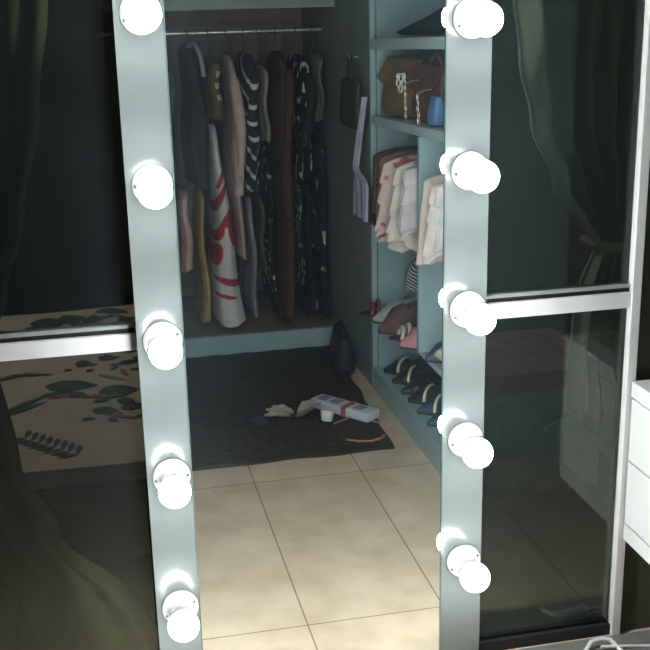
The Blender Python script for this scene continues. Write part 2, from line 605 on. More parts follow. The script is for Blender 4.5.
for (x, y, L, W, a) in [(-0.10, -1.33, 0.20, 0.12, 0.2), (0.045, -1.25, 0.15, 0.13, -0.1), (0.0, -1.10, 0.10, 0.07, 0.3), (0.085, -1.12, 0.10, 0.06, -0.3),
                        (-0.06, -1.56, 0.07, 0.09, 0.1), (0.02, -1.60, 0.08, 0.07, 0.5), (0.09, -1.54, 0.10, 0.05, -0.4), (0.1, -1.66, 0.08, 0.06, 0.2),
                        (-0.19, -2.12, 0.16, 0.16, 0.2), (-0.10, -2.14, 0.13, 0.16, -0.3), (-0.02, -2.10, 0.10, 0.14, 0.3), (0.07, -2.18, 0.14, 0.08, 0.6), (0.11, -2.06, 0.09, 0.08, -0.2), (0.03, -2.21, 0.10, 0.06, -0.5), (-0.06, -2.02, 0.14, 0.07, 0.1),
                        (-0.42, -1.35, 0.2, 0.12, 0.6), (-0.6, -1.7, 0.2, 0.13, 1.2), (-0.7, -1.1, 0.2, 0.12, -0.6), (-1.0, -1.5, 0.22, 0.13, 0.3), (-1.3, -1.0, 0.2, 0.12, 0.8), (-1.4, -1.8, 0.2, 0.12, -0.2), (-0.9, -2.0, 0.2, 0.12, 0.2)]:
    leaf(mb, x, y, L * 0.85, W * 0.8, a, LEAF)
    leaf(mb, x + 0.02, y + 0.085, L * 0.4, W * 0.35, a + 0.5, LEAF)
    leaf(mb, x - 0.05, y + 0.06, L * 0.45, W * 0.25, a - 0.4, LEAF)
for (x0, y0, x1, y1) in [(-0.31, -1.12, -0.17, -1.22), (-0.31, -1.15, -0.16, -1.28), (-0.28, -1.50, -0.18, -1.47), (-0.34, -1.46, -0.25, -1.50)]:
    a = math.atan2(y1 - y0, x1 - x0)
    leaf(mb, (x0 + x1) / 2, (y0 + y1) / 2, 0.16, 0.028, a, LEAF)
for k in range(8):      # fern frond near the hem
    t = k / 7
    bx, by = -0.235 + 0.14 * t, -0.93 + 0.14 * t
    for sg_ in (-1, 1):
        leaf(mb, bx + 0.014 * sg_, by - 0.018 * sg_, 0.055, 0.016, math.radians(45) + sg_ * 1.0, LEAF)
for (x, y, L, a) in [(-0.07, -1.23, 0.16, 0.35), (-0.12, -1.25, 0.11, -0.2), (0.03, -1.38, 0.12, 0.7), (0.05, -1.04, 0.12, 0.5), (-0.01, -1.22, 0.12, 0.2), (0.07, -1.43, 0.08, 1.4)]:
    leaf(mb, x, y, L, 0.02, a, TWIG)
tag(mb.build('bedsheet', smooth=True), 'cream bedsheet printed with dark green leaves spread over the low bed beyond the glass', 'sheet')

# ================================================================ WARDROBE (behind the camera, seen in the mirror)
wd = empty('wardrobe', (0.6, -2.7, 0), 'open built-in wardrobe niche full of hanging clothes, in the mirror', 'wardrobe')
MB().box(0.10, 1.03, -2.445, -2.42, 0.0, 0.088, BLUEWOOD, bev=0.002).build('plinth', wd)
MB().box(0.10, 1.03, -3.10, -2.446, 0.0, 0.075, BROWNBACK, bev=0.002).build('bottom_board', wd)
MB().box(0.10, 1.03, -3.12, -3.10, 0.095, 1.43, BROWNBACK).build('back_panel', wd)
MB().box(0.06, 0.10, -3.12, -2.42, 0.0, 1.43, TEALWOOD).build('side_panel', wd)
sp = MB()
sp.box(1.03, 1.05, -3.12, -1.88, 0.0, 2.39, TEALWOOD, bev=0.001)
for z in (0.40, 0.52, 0.64, 0.76):
    sp.lathe([(0.007, 0.0), (0.007, 0.0012)], (1.030, -2.13, z), (-1, 0, 0), THIN, n=10)
sp.build('side_panel', wd)
MB().box(0.06, 1.03, -3.12, -2.42, 1.43, 1.47, TEALWOOD, bev=0.002).build('header', wd)
MB().box(0.06, 1.03, -3.12, -2.44, 1.47, 2.39, TEALWOOD, bev=0.002).build('upper_cabinet', wd)
MB().tube([(0.10, -2.70, 1.335), (1.03, -2.70, 1.335)], 0.011, ROD, n=12).build('hanging_rod', wd, smooth=True)

HANG = mat('dark_hanger', (0.05, 0.05, 0.05), rough=0.5)


def garment(name, x, zt, zb, tt, tb, dt, db, material, label, cat, cy=-2.70, axis='x', folds=7, amp=0.12, shift=0.0, dy=0.0, matfn=None, sleeve=None, smat=None, shape=None, tier=0.0, group='clothes hanging in the wardrobe', ph=None, n=56, m=60, under=None):
    """closed cloth body hung on a hanger: tt/tb half thickness along the rod, dt/db half depth across it"""
    ph = random.uniform(0, 6) if ph is None else ph
    rt = empty(name, (x, cy, zb) if axis == 'x' else (cy, x, zb), label, cat, group)
    rows = []
    for i in range(m + 1):
        v = i / m
        z = zt + (zb - zt) * v
        s_ = min(1.0, v / 0.10)
        sh = math.sqrt(max(0.0, 1 - (1 - s_) ** 2))
        b = (0.05 + (dt - 0.05) * (0.25 * s_ + 0.75 * sh)) if v < 0.10 else dt + (db - dt) * ((v - 0.10) / 0.90) ** 1.2
        a = (0.012 + (tt - 0.012) * sh) if v < 0.10 else tt + (tb - tt) * ((v - 0.10) / 0.90) ** 1.1
        if shape:
            a *= shape(v)
        if tier:
            fr = ((v + 0.05 * math.sin(11 * v + ph)) * 3.3) % 1.0
            fr = min(fr, (1 - fr) * 6)
            a *= 1 + tier * fr
            b *= 1 + tier * 0.18 * fr
        r = []
        for k in range(n):
            th = 2 * PI * k / n
            w_ = 1 + amp * min(1, 0.25 + v) * (math.sin(folds * th + ph + 1.3 * v) + 0.5 * math.sin((folds * 2 + 1) * th + 2 * ph))
            px = a * math.copysign(abs(math.cos(th)) ** 0.8, math.cos(th)) * w_ + shift * v + 0.006 * math.sin(9 * v + ph)
            py = b * math.copysign(abs(math.sin(th)) ** 0.9, math.sin(th)) * (1 + 0.3 * (w_ - 1)) + dy * v
            zz = z + ((0.008 + 0.05 * tier) * math.sin(3 * th + ph + 2 * v) * v)
            r.append((x + px, cy + py, zz) if axis == 'x' else (cy + py, x + px, zz))
        rows.append(r)
    gb = MB().grid(rows, material, closed=True, matfn=matfn)
    gb.build('body', rt, smooth=True)
    if sleeve:
        for sgn in (1, -1):
            pts, rr = [], []
            for i in range(13):
                t = i / 12
                z = zt - 0.07 - sleeve * t
                off = sgn * (dt - 0.01 + 0.035 * math.sin(PI * min(1, t * 1.2)))
                px = x + 0.3 * tt + 0.012 * math.sin(4 * t + ph)
                pts.append((px, cy + off, z) if axis == 'x' else (cy + off, px, z))
                rr.append((0.021 + 0.004 * math.sin(7 * t + ph)) * (1 if t > 0.02 else 0.6))
            MB().tube(pts, 0.03, smat or material, n=12, rr=rr).build('sleeve', rt, smooth=True)
    # the hanger is a thing of its own
    hx, hy = (x, cy) if axis == 'x' else (cy, x)
    rodz = HROD[axis]
    if under:
        ux, uz = under
        rodz = uz - 0.012
    hb = MB()
    hook = []
    for k in range(9):
        a = PI * 1.25 - k * PI * 1.25 / 8 - 0.1
        R_ = 0.009 if under else 0.018
        q = (R_ * math.cos(a), R_ * math.sin(a))
        hook.append((under[0] if under else hx, hy + q[0], rodz + q[1]) if axis == 'x' else (hx + q[0], hy, rodz + q[1]))
    last = Vector(hook[-1])
    hook += [last + Vector((0, 0, -0.02))]
    if under:
        hook += [Vector((under[0], hy, zt + 0.022))]
    hook += [Vector((hx, hy, zt + 0.010)), Vector((hx, hy, zt - 0.033))]
    hb.tube(hook, 0.0022, HANG, n=6)
    arm = [(-0.12, -0.060), (-0.06, -0.030), (0, -0.005), (0.06, -0.030), (0.12, -0.060)]
    sc_ = min(1, dt / 0.19)
    hb.tube([(hx, hy + q * sc_, zt + w_ - 0.03) if axis == 'x' else (hx + q * sc_, hy, zt + w_ - 0.03) for q, w_ in arm], 0.004, HANG, n=6)
    hg = 'hangers on the wardrobe rod' if axis == 'x' else 'hangers on the short shelf rod'
    hl = 'thin dark hanger carrying a garment inside the wardrobe' if axis == 'x' else 'thin dark hanger on the short rod between the shelves'
    tag(hb.build('clothes_hanger', smooth=True), hl, 'hanger', hg)
    return rt


HROD = {'x': 1.332, 'y': 1.0}
K = lambda n, c, **k: mat(n, c, rough=k.pop('rough', 0.9), spec=0.2, **k)
BLK = K('black_cloth', (0.018, 0.019, 0.018))
WRED = K('white_cotton', (0.66, 0.63, 0.60), var=0.05)
REDL = K('red_leaf_print', (0.42, 0.035, 0.04))
# --- from left to right along the rod
garment('jacket', 0.245, 1.27, 0.62, 0.034, 0.034, 0.19, 0.20, K('dark_teal', (0.03, 0.055, 0.052)), 'dark teal jacket at the left end of the wardrobe rod', 'jacket', sleeve=0.45)
garment('top', 0.340, 1.26, 0.70, 0.032, 0.032, 0.19, 0.20, K('grey_green', (0.06, 0.09, 0.085)), 'grey green top hanging just right of the dark teal jacket', 'top', sleeve=0.25)
garment('skirt', 0.398, 0.685, 0.36, 0.026, 0.034, 0.15, 0.19, K('pale_pink', (0.58, 0.36, 0.33)), 'pale pink skirt hanging below the dark coat at the wardrobe left', 'skirt', under=(0.452, 1.26), folds=4, amp=0.06)
cg = garment('coat', 0.458, 1.29, 0.72, 0.034, 0.036, 0.20, 0.21, K('dark_plum', (0.040, 0.026, 0.024)), 'dark plum brown coat with a pale hood edge hanging in the wardrobe', 'coat', sleeve=0.5)
MB().tube([(0.450, -2.60, 1.285), (0.47, -2.53, 1.30), (0.488, -2.49, 1.26), (0.494, -2.482, 1.21), (0.496, -2.478, 1.17)], 0.010, K('pale_lilac_edge', (0.30, 0.28, 0.32)), n=8).build('hood_edge', cg, smooth=True)
STR = K('white_stripe', (0.55, 0.55, 0.53))
MUS = K('mustard_cloth', (0.14, 0.105, 0.035))
garment('blouse', 0.545, 1.24, 0.99, 0.036, 0.038, 0.19, 0.20, MUS, 'mustard blouse with white stripes on its shoulder, hanging in the wardrobe', 'blouse', amp=0.08, matfn=lambda u, t, p: STR if (0.12 < u < 0.75 and t < 0.22 and int((p[2]) * 42) % 2) else None)
garment('skirt', 0.466, 0.685, 0.125, 0.016, 0.024, 0.16, 0.20, K('ochre_cloth', (0.44, 0.30, 0.10)), 'long ochre skirt hanging left of the white red-leaf dress', 'skirt', folds=5, shift=0.0, amp=0.08, under=(0.462, 1.26))
LEAVES = [(0.66, 0.545, 0.07, 0.013, 1.15), (0.58, 0.575, 0.085, 0.016, 1.0), (0.50, 0.530, 0.04, 0.016, 0.9), (0.53, 0.60, 0.028, 0.085, 0.1), (0.42, 0.525, 0.02, 0.05, -0.2), (0.30, 0.58, 0.075, 0.016, -0.25), (0.24, 0.55, 0.05, 0.009, -0.2), (0.74, 0.55, 0.04, 0.010, 1.2), (0.45, 0.625, 0.05, 0.012, -1.1)]


def redleaf(u, t, p):
    z, x = p[2], p[0]
    for (lz, lx, hl, hw, sl_) in LEAVES:      # elongated leaves scattered over the lower half
        dz, dx = z - lz, x - lx
        c, s2 = math.cos(sl_), math.sin(sl_)
        a_, b_ = dx * c + dz * s2, -dx * s2 + dz * c
        if (a_ / hl) ** 2 + (b_ / hw) ** 2 < 1:
            return REDL
    return None


garment('dress', 0.540, 0.965, 0.11, 0.022, 0.070, 0.17, 0.21, WRED, 'white dress with red leaf print, its hem flared, in the wardrobe', 'dress', folds=4, amp=0.05, shift=0.034, matfn=redleaf, under=(0.545, 1.21), n=150, m=200)
garment('cardigan', 0.621, 1.245, 0.40, 0.024, 0.022, 0.19, 0.20, K('dusty_mauve', (0.52, 0.39, 0.35)), 'long dusty pink cardigan hanging right of the white red-leaf dress', 'cardigan', sleeve=0.5, folds=4, amp=0.06, shift=0.008)
garment('trousers', 0.682, 0.645, 0.135, 0.018, 0.020, 0.14, 0.18, K('grey_lilac', (0.30, 0.25, 0.27)), 'grey lilac trousers hanging low right of the dusty pink cardigan', 'trousers', folds=5, amp=0.08, under=(0.690, 1.21))
garment('dress', 0.694, 1.25, 0.69, 0.030, 0.033, 0.19, 0.20, striped('black_white_stripe', (0.014, 0.016, 0.016), (0.55, 0.55, 0.52), 5, 0.6, 0.84), 'black dress with slanted white stripes hanging in the wardrobe', 'dress', sleeve=0.3)
garment('skirt', 0.726, 0.645, 0.32, 0.014, 0.016, 0.15, 0.17, K('moss_green', (0.08, 0.11, 0.05)), 'moss green skirt hanging low under the slant-striped dress', 'skirt', amp=0.08, under=(0.700, 1.19))
garment('shirt', 0.7535, 1.20, 0.89, 0.018, 0.018, 0.19, 0.20, K('taupe_cloth', (0.32, 0.28, 0.22)), 'taupe shirt hanging between the striped dress and the dark rust dress', 'shirt')
garment('dress', 0.762, 0.855, 0.20, 0.013, 0.014, 0.15, 0.20, spotted('black_white_print', (0.014, 0.014, 0.014), (0.60, 0.57, 0.52), 26, 0.60), 'narrow black dress with white blotches hanging low by the rust dress', 'dress', amp=0.08, under=(0.756, 1.16))
garment('dress', 0.830, 1.25, 0.115, 0.036, 0.038, 0.20, 0.22, K('dark_rust', (0.068, 0.032, 0.022)), 'long dark rust brown dress hanging mid wardrobe', 'dress', sleeve=0.55, folds=4, amp=0.05)
garment('dress', 0.893, 0.685, 0.25, 0.011, 0.011, 0.15, 0.19, spotted('teal_print', (0.03, 0.075, 0.075), (0.36, 0.44, 0.40), 45, 0.56), 'teal speckled dress hanging low right of the rust dress', 'dress', amp=0.06, under=(0.915, 1.19))
garment('dress', 0.918, 1.235, 0.72, 0.027, 0.027, 0.20, 0.21, spotted('bold_print', (0.012, 0.013, 0.012), (0.70, 0.70, 0.64), 20, 0.57, (1, 1, 0.7)), 'black dress with bold white splash print hanging right of rust dress', 'dress', sleeve=0.3, smat=BLK)
garment('jacket', 0.990, 1.24, 0.97, 0.018, 0.018, 0.19, 0.20, K('grey_olive', (0.20, 0.20, 0.16)), 'grey olive jacket hanging at the right end of the wardrobe rod', 'jacket')
garment('dress', 0.985, 0.935, 0.115, 0.022, 0.026, 0.18, 0.21, spotted('black_floral', (0.012, 0.013, 0.012), (0.50, 0.45, 0.40), 14, 0.62), 'long black dress with sparse white flowers at the wardrobe right end', 'dress', under=(0.990, 1.2))
garment('skirt', 0.932, 0.685, 0.115, 0.020, 0.021, 0.16, 0.19, BLK, 'plain black long skirt hanging low between teal and floral dresses', 'skirt', amp=0.08, under=(0.922, 1.18))

# ================================================================ SHELVING UNIT on the right wall
TI = lambda y: 0.045 * (y + 1.4)
su = empty('shelving_unit', (1.25, -1.4, 0), 'pale blue open shelving unit on the right wall, in the mirror', 'shelves')
MB().box(1.052, 1.468, -1.87, -1.85, 0.0, 2.1, BLUEWOOD, bev=0.001).build('side_panel', su)
MB().box(1.03, 1.468, -0.985, -0.965, 0.0, 2.1, BLUEWOOD, bev=0.001).build('side_panel', su)
MB().box(1.456, 1.468, -1.849, -0.986, 0.10, 2.1, BLUEWOOD).build('back_panel', su)
MB().box(1.03, 1.05, -1.879, -1.86, 0.0, 2.1, BLUEWOOD, bev=0.001).build('front_edge', su)
sl = lambda v: Vector((v.x, v.y, v.z + TI(v.y)))
for z0, z1, nm in ((1.31, 1.345, 'shelf'), (1.045, 1.075, 'shelf'), (0.30, 0.318, 'shelf')):
    MB().box(1.03 if z0 > 1 else 1.06, 1.455, -1.849, -0.986, z0, z1, SHELFW, bev=0.001, xf=sl if z0 > 1 else None).build(nm, su)
MB().box(1.03, 1.455, -1.849, -0.986, 0.0, 0.09, BLUEWOOD, bev=0.001).build('plinth', su)
MB().box(1.04, 1.455, -1.31, -1.29, 0.325, 1.045, BLUEWOOD, bev=0.001).build('divider', su)
MB().tube([(1.21, -1.849, 0.985), (1.21, -1.312, 0.985)], 0.009, ROD, n=10).build('hanging_rod', su, smooth=True)
MB().tube([(1.21, -1.289, 0.985), (1.21, -0.986, 0.985)], 0.009, ROD, n=10).build('hanging_rod', su, smooth=True)
HROD['y'] = 0.982

G2 = 'clothes hanging between the shelves'
garment('shirt', -1.795, 0.945, 0.66, 0.028, 0.034, 0.19, 0.20, spotted('brown_leopard', (0.11, 0.07, 0.035), (0.03, 0.02, 0.012), 40, 0.56), 'brown speckled shirt hanging farthest between the shelves', 'shirt', cy=1.21, axis='y', group=G2, amp=0.16)
garment('top', -1.705, 0.945, 0.69, 0.024, 0.030, 0.19, 0.20, K('dusty_rose', (0.26, 0.14, 0.12)), 'dusty rose top hanging next to the brown speckled shirt', 'top', cy=1.21, axis='y', group=G2, amp=0.2)
garment('blouse', -1.615, 0.945, 0.66, 0.024, 0.034, 0.19, 0.21, spotted('blush_frill', (0.64, 0.50, 0.47), (0.42, 0.14, 0.13), 18, 0.62), 'blush frilled blouse with rosy patches, third from the shelf divider', 'blouse', cy=1.21, axis='y', tier=0.4, amp=0.26, folds=5, group=G2)
garment('blouse', -1.503, 0.945, 0.64, 0.024, 0.031, 0.18, 0.20, K('cream_frill', (0.74, 0.65, 0.60)), 'cream frilled blouse hanging longest left of the shelf divider', 'blouse', cy=1.21, axis='y', tier=0.4, amp=0.30, folds=6, group=G2)
garment('shirt', -1.40, 0.945, 0.73, 0.024, 0.032, 0.19, 0.20, K('pale_lilac', (0.64, 0.58, 0.61)), 'pale lilac crumpled shirt hanging against the shelf divider', 'shirt', cy=1.21, axis='y', tier=0.35, amp=0.28, folds=5, group=G2)
garment('dress', -1.215, 0.945, 0.66, 0.026, 0.036, 0.18, 0.20, K('pale_peach', (0.70, 0.56, 0.50)), 'pale peach small dress hanging right of the shelf divider', 'dress', cy=1.21, axis='y', folds=4, amp=0.10, group=G2)
garment('top', -1.09, 0.945, 0.70, 0.026, 0.034, 0.18, 0.20, K('ivory_cloth', (0.68, 0.62, 0.60)), 'ivory top hanging at the near end of the short shelf rod', 'top', cy=1.21, axis='y', tier=0.3, amp=0.24, group=G2)


# ---- bags
def bag(name, c, w_, h_, d_, material, label, rot=0.0, handle=True, flap=None, ringmat=None, hook=0.09):
    """soft handbag, front facing local -X, width along Y"""
    rt = empty(name, c, label, 'bag')
    cx, cy, cz = c
    cR, sR = math.cos(rot), math.sin(rot)
    P = lambda x, y, z: (cx + x * cR - y * sR, cy + x * sR + y * cR, cz + z)
    rows = []
    n = 40
    for i in range(17):
        v = i / 16
        ww = w_ / 2 * (1 - 0.10 * v ** 2) * (0.92 + 0.08 * min(1, v * 8))
        dd = d_ / 2 * (1 - 0.55 * v ** 1.5) * (0.85 + 0.15 * min(1, v * 8))
        r = []
        for k in range(n):
            th = 2 * PI * k / n
            ct, st = math.cos(th), math.sin(th)
            r.append(P(dd * math.copysign(abs(ct) ** 0.55, ct), ww * math.copysign(abs(st) ** 0.55, st), h_ * v))
        rows.append(r)
    MB().grid(rows, material, closed=True, caps=True).build('body', rt, smooth=True)
    if flap:
        rows = []
        for i in range(15):
            v = i / 14
            r = []
            for k in range(21):
                y = (k / 20 - 0.5) * w_ * 0.93
                z = h_ + 0.006 - flap * max(0, v - 0.3) / 0.7 * (1 - 0.25 * (2 * k / 20 - 1) ** 4)
                x = d_ * 0.2 * (1 - min(1, v / 0.3) * 1.6) - 0.10 * d_ * 0 - (max(0, v - 0.3) / 0.7) * d_ * 0.30 - 0.004
                r.append((x, y, z))
            rows.append(r)
        full = [[P(*p) for p in r] + [P(p[0] - 0.004, p[1], p[2] + 0.001) for p in r[::-1]] for r in rows]
        MB().grid(full, material, closed=True, caps=True).build('flap', rt, smooth=True)
    if handle:
        pts = [P(0, -w_ * 0.28 + w_ * 0.56 * t / 12, h_ - 0.01 + hook * math.sin(PI * t / 12)) for t in range(13)]
        MB().tube(pts, 0.006, material, n=8).build('handle', rt, smooth=True)
    if ringmat:
        mb = MB()
        for (yy, zz, rr) in ((0.0, 0.015, 0.014), (-0.017, -0.002, 0.012), (0.016, 0.0, 0.012), (-0.004, -0.022, 0.011), (0.018, 0.022, 0.009), (-0.018, 0.02, 0.008)):
            pts = [P(-d_ * 0.5 + 0.004, 0.05 + yy + rr * math.cos(a * PI / 8), h_ * 0.62 + zz + rr * math.sin(a * PI / 8)) for a in range(16)]
            mb.tube(pts, 0.0032, ringmat, n=6, closed=True)
        e = mb.build('emblem', rt, smooth=True)
        e['label'] = 'white cluster of rings on the bag front'
    return rt


LEA = lambda n, c: mat(n, c, rough=0.5, var=0.12, scale=14, bump=0.2)
RING = mat('white_rings', (0.85, 0.85, 0.82), rough=0.3)
zs2 = lambda y: 1.080 + TI(y)
tb = bag('handbag', (1.13, -1.68, zs2(-1.53)), 0.26, 0.185, 0.15, LEA('tan_leather', (0.20, 0.125, 0.065)), 'tan handbag with white ring emblem on the shelf, in the mirror', rot=-0.25, flap=0.09, ringmat=RING, hook=0.012)
bag('handbag', (1.13, -1.40, zs2(-1.29)), 0.21, 0.165, 0.12, LEA('red_brown_leather', (0.13, 0.055, 0.032)), 'red brown handbag right of the tan one, on the shelf', rot=-0.15, flap=0.08, hook=0.05)
bag('handbag', (1.14, -1.175, zs2(-1.09)), 0.15, 0.15, 0.10, LEA('dark_brown_leather', (0.055, 0.035, 0.028)), 'dark brown handbag behind the small blue pouch on the shelf', rot=-0.1, hook=0.04)
bag('pouch', (1.075, -1.225, zs2(-1.18)), 0.075, 0.085, 0.05, LEA('sky_blue', (0.10, 0.22, 0.42)), 'small sky blue pouch standing on the shelf by the bags', handle=False)
# metal chain loops dangling from the red brown handbag
CH = mat('pale_chain', (0.6, 0.55, 0.45), rough=0.25, metal=0.8)
for y0, z0, s, lb in ((-1.41, 1.19, 1.0, 'longer pale metal chain dangling between the tan and red brown handbags'), (-1.27, 1.17, 0.8, 'shorter pale metal chain dangling over the red brown handbag')):
    ch = MB()
    for k in range(5):
        pts = [(1.026 + 0.002 * (k % 2), y0 + 0.012 * k * s * 0.3 + 0.008 * math.cos(a * PI / 6), z0 - 0.022 * k * s + 0.012 * math.sin(a * PI / 6)) for a in range(12)]
        ch.tube(pts, 0.0018, CH, n=5, closed=True)
    ch.tube([(1.027, y0, z0 + 0.012), (1.05, y0, z0 + 0.02), (1.075, y0, z0 + 0.022)], 0.0018, CH, n=5)
    tag(ch.build('chain', smooth=True), lb, 'chain')

# folded paper tag (white) at the shelf end
tag(MB().box(1.045, 1.10, -1.06, -1.03, zs2(-1.05), zs2(-1.05) + 0.075, WHITE, bev=0.008).build('carton'), 'small white carton standing at the near end of bag shelf', 'carton')

bag('shoulder_bag', (1.0, -2.035, 1.00), 0.27, 0.17, 0.055, LEA('black_brown_leather', (0.04, 0.032, 0.026)), 'dark brown shoulder bag hanging on the grey green panel', rot=0.0, hook=0.10)
hk = MB()
hk.tube([(1.0295, -2.035, 1.255), (1.012, -2.035, 1.252), (0.998, -2.035, 1.250), (0.994, -2.035, 1.265)], 0.004, ROD, n=8)
tag(hk.build('wall_hook', smooth=True), 'small metal hook carrying the dark brown shoulder bag', 'hook')
bag('shopping_bag', (0.965, -2.12, 0.014), 0.26, 0.15, 0.10, K('black_plastic', (0.018, 0.019, 0.018), rough=0.5), 'black bag slumped on the floor at the foot of the panel', rot=0.1, hook=0.05)

# dark shoe-shaped bag / hat on the top shelf
hb = MB()
rows = []
for i in range(21):
    v = i / 20
    y = -1.76 + 0.50 * v
    hgt = 0.022 + 0.10 * (v ** 1.6) * (1 - 0.15 * v)
    r = []
    for k in range(20):
        th = 2 * PI * k / 20
        r.append((1.15 + 0.075 * math.cos(th) * (0.4 + 0.6 * math.sin(PI * min(1, 0.15 + v * 0.8))), y, 1.347 + TI(-1.6) + 0.035 * v * 0.45 + hgt * 0.5 * (1 + math.sin(th))))
    rows.append(r)
hb.grid(rows, K('black_felt', (0.022, 0.026, 0.030)), closed=True, caps=True)
tag(hb.build('hat', smooth=True), 'black felt hat with long brim lying on the top shelf', 'hat')

# lilac towel hung over the shelf's front corner
tw = MB()
TOWEL = K('lilac_towel', (0.42, 0.38, 0.52))
rows = []
for i in range(31):
    v = i / 30
    z = 1.13 - 0.45 * v
    if v < 0.62:
        t = v / 0.62
        y0, y1 = -1.775 - 0.145 * t, -1.795 - 0.155 * t - 0.02 * t
    else:
        y0, y1 = -1.775, -1.955
        t = min(1, (v - 0.62) / 0.06)
        y0 = -1.92 + 0.145 * t
    r = []
    for k in range(13):
        y = y0 + (y1 - y0) * k / 12
        r.append((0.985 + 0.005 * math.sin(k * 1.1 + 3 * v), y, z))
    rows.append(r)
tw.grid([a + [(p[0] + 0.008, p[1], p[2]) for p in a[::-1]] for a in rows], TOWEL, closed=True, caps=True)
tag(tw.build('towel', smooth=True), 'lilac towel hanging in a twist from the shelf front corner', 'towel')


# ---- shoes
def shoe(name, loc, rot, L, material, label, sole=None, strap=None, heel=0.0, open_=True, wid=0.36, tall=0.28, tilt=0.0, cat='shoe', group=None):
    rt = empty(name, loc, label, cat, group)
    rt.rotation_euler = (0, tilt, rot)
    loc = None
    sole = sole or DARKSOLE
    W = L * wid

    def halfw(t):
        return W / 2 * (0.62 + 0.38 * math.sin(PI * (0.08 + 0.86 * t)) - (0.22 * max(0, 0.35 - abs(t - 0.4)) / 0.35)) * min(1, 0.25 + 5 * t, 0.2 + 4.5 * (1 - t))

    def gz(t):
        return heel * (1 - min(1, t / 0.6)) ** 1.3
    mb = MB()
    rows = []
    for i in range(25):
        t = i / 24
        h = halfw(t)
        x = (t - 0.5) * L
        rows.append([(x, -h, gz(t)), (x, -h * 1.03, gz(t) + 0.008), (x, h * 1.03, gz(t) + 0.008), (x, h, gz(t))])
    mb.grid(rows, sole, closed=True, caps=True)
    so = mb.build('sole')
    so.parent = rt
    if open_ == 'sandal':
        mb = MB()
        for (t0, hh, r) in ((0.72, 0.045, 0.007), (0.82, 0.036, 0.007), (0.25, 0.06, 0.005)):
            h = halfw(t0)
            mb = MB()
            mb.tube([((t0 - 0.5) * L - 0.01 * math.sin(a * PI / 8), -h * math.cos(a * PI / 8), gz(t0) + 0.006 + hh * math.sin(a * PI / 8)) for a in range(9)], r, material, n=8)
            up = mb.build('strap', smooth=True)
            up.parent = rt
    else:
        mb = MB()
        rows = []
        for i in range(29):
            t = i / 28
            h = halfw(t)
            x = (t - 0.5) * L
            top = L * tall * (0.95 - 0.50 * t) * (1 - max(0, t - 0.78) / 0.22 * 0.75)
            r = []
            for k in range(15):
                a = PI * k / 14
                cz = math.sin(a) ** 0.7 * top
                if open_ and 0.06 < t < 0.60 and 0.30 * PI < a < 0.70 * PI:
                    cz = min(cz, 0.016)       # the opening for the foot
                r.append((x, h * math.cos(a), gz(t) + 0.008 + cz))
            rows.append(r)
        mb.grid(rows, material, closed=False)
        up = mb.build('upper', smooth=True)
        up.parent = rt
    if heel > 0.03:
        hbx = MB().lathe([(W * 0.16, 0), (W * 0.13, heel * 0.5), (W * 0.22, heel)], (-L * 0.42, 0, 0), (0, 0, 1), sole, n=12).build('heel', smooth=True)
        hbx.parent = rt
    if strap:
        t0 = 0.66
        h = halfw(t0)
        top = L * tall * (0.95 - 0.50 * t0)
        mb = MB()
        mb.tube([((t0 - 0.5) * L - 0.03 * math.cos(PI * a / 12), 1.05 * h * math.cos(PI * a / 12), gz(t0) + 0.012 + top * math.sin(PI * a / 12) ** 0.7) for a in range(13)], 0.006, strap, n=8)
        s2 = mb.build('strap', smooth=True)
        s2.parent = rt
        s2['label'] = 'shiny gold strap'
    return rt


DARKSOLE = mat('dark_sole', (0.03, 0.028, 0.025), rough=0.6)
GOLD = mat('gold_trim', (0.90, 0.82, 0.58), rough=0.2, metal=0.15)
BLKL = mat('black_leather', (0.018, 0.020, 0.019), rough=0.3)
BRNL = mat('brown_suede', (0.11, 0.05, 0.035), rough=0.8)
PNK = mat('pink_suede', (0.42, 0.20, 0.20), rough=0.8)
RED = mat('red_leather', (0.24, 0.05, 0.045), rough=0.45)
GRNW = mat('pale_green_canvas', (0.38, 0.44, 0.38), rough=0.8)
NAVY = mat('navy_leather', (0.03, 0.06, 0.09), rough=0.45)
CRM = mat('cream_canvas', (0.6, 0.55, 0.48), rough=0.8)
zb_ = 0.0915
for y, l, st in ((-1.76, 'black flat shoe with gold strap, farthest on the bottom shelf', GOLD), (-1.655, 'black flat shoe with gold strap, second on the bottom shelf', GOLD),
                 (-1.545, 'black flat shoe without strap, third on the bottom shelf', None), (-1.44, 'black gold-strapped shoe beside the strapless one, bottom shelf', GOLD), (-1.335, 'black shoe with gold strap by the navy shoe, bottom shelf', GOLD), (-1.23, 'navy shoe on the near half of the bottom shelf', None)):
    shoe('shoe', (1.165, y, zb_), PI + random.uniform(-0.35, 0.35), 0.23, BLKL if 'navy' not in l else NAVY, l, strap=st, wid=0.36, tall=0.30, group='shoes on the bottom shelf')
zm = lambda y: 0.3190
G3 = 'footwear heap on the middle shelf'
shoe('sandal', (1.08, -1.795, zm(0)), PI + 0.1, 0.23, RED, 'red strappy sandal nearest the far end of the shoe shelf', open_='sandal', group=G3)
shoe('shoe', (1.11, -1.685, zm(0)), PI + 0.08, 0.24, GRNW, 'pale green canvas shoe on the middle shoe shelf', tall=0.46, wid=0.40, group=G3)
shoe('shoe', (1.10, -1.57, zm(0)), PI - 0.1, 0.25, BRNL, 'brown suede ankle shoe beside the pale green one', tall=0.58, wid=0.40, group=G3)
shoe('sandal', (1.10, -1.47, zm(0)), PI + 0.1, 0.22, CRM, 'cream strappy sandal between the brown shoe and the pink shoe', open_='sandal', group=G3)
shoe('shoe', (1.11, -1.37, zm(0)), PI + 0.05, 0.22, PNK, 'pink suede shoe beside the shelf divider', tall=0.50, wid=0.36, group=G3)
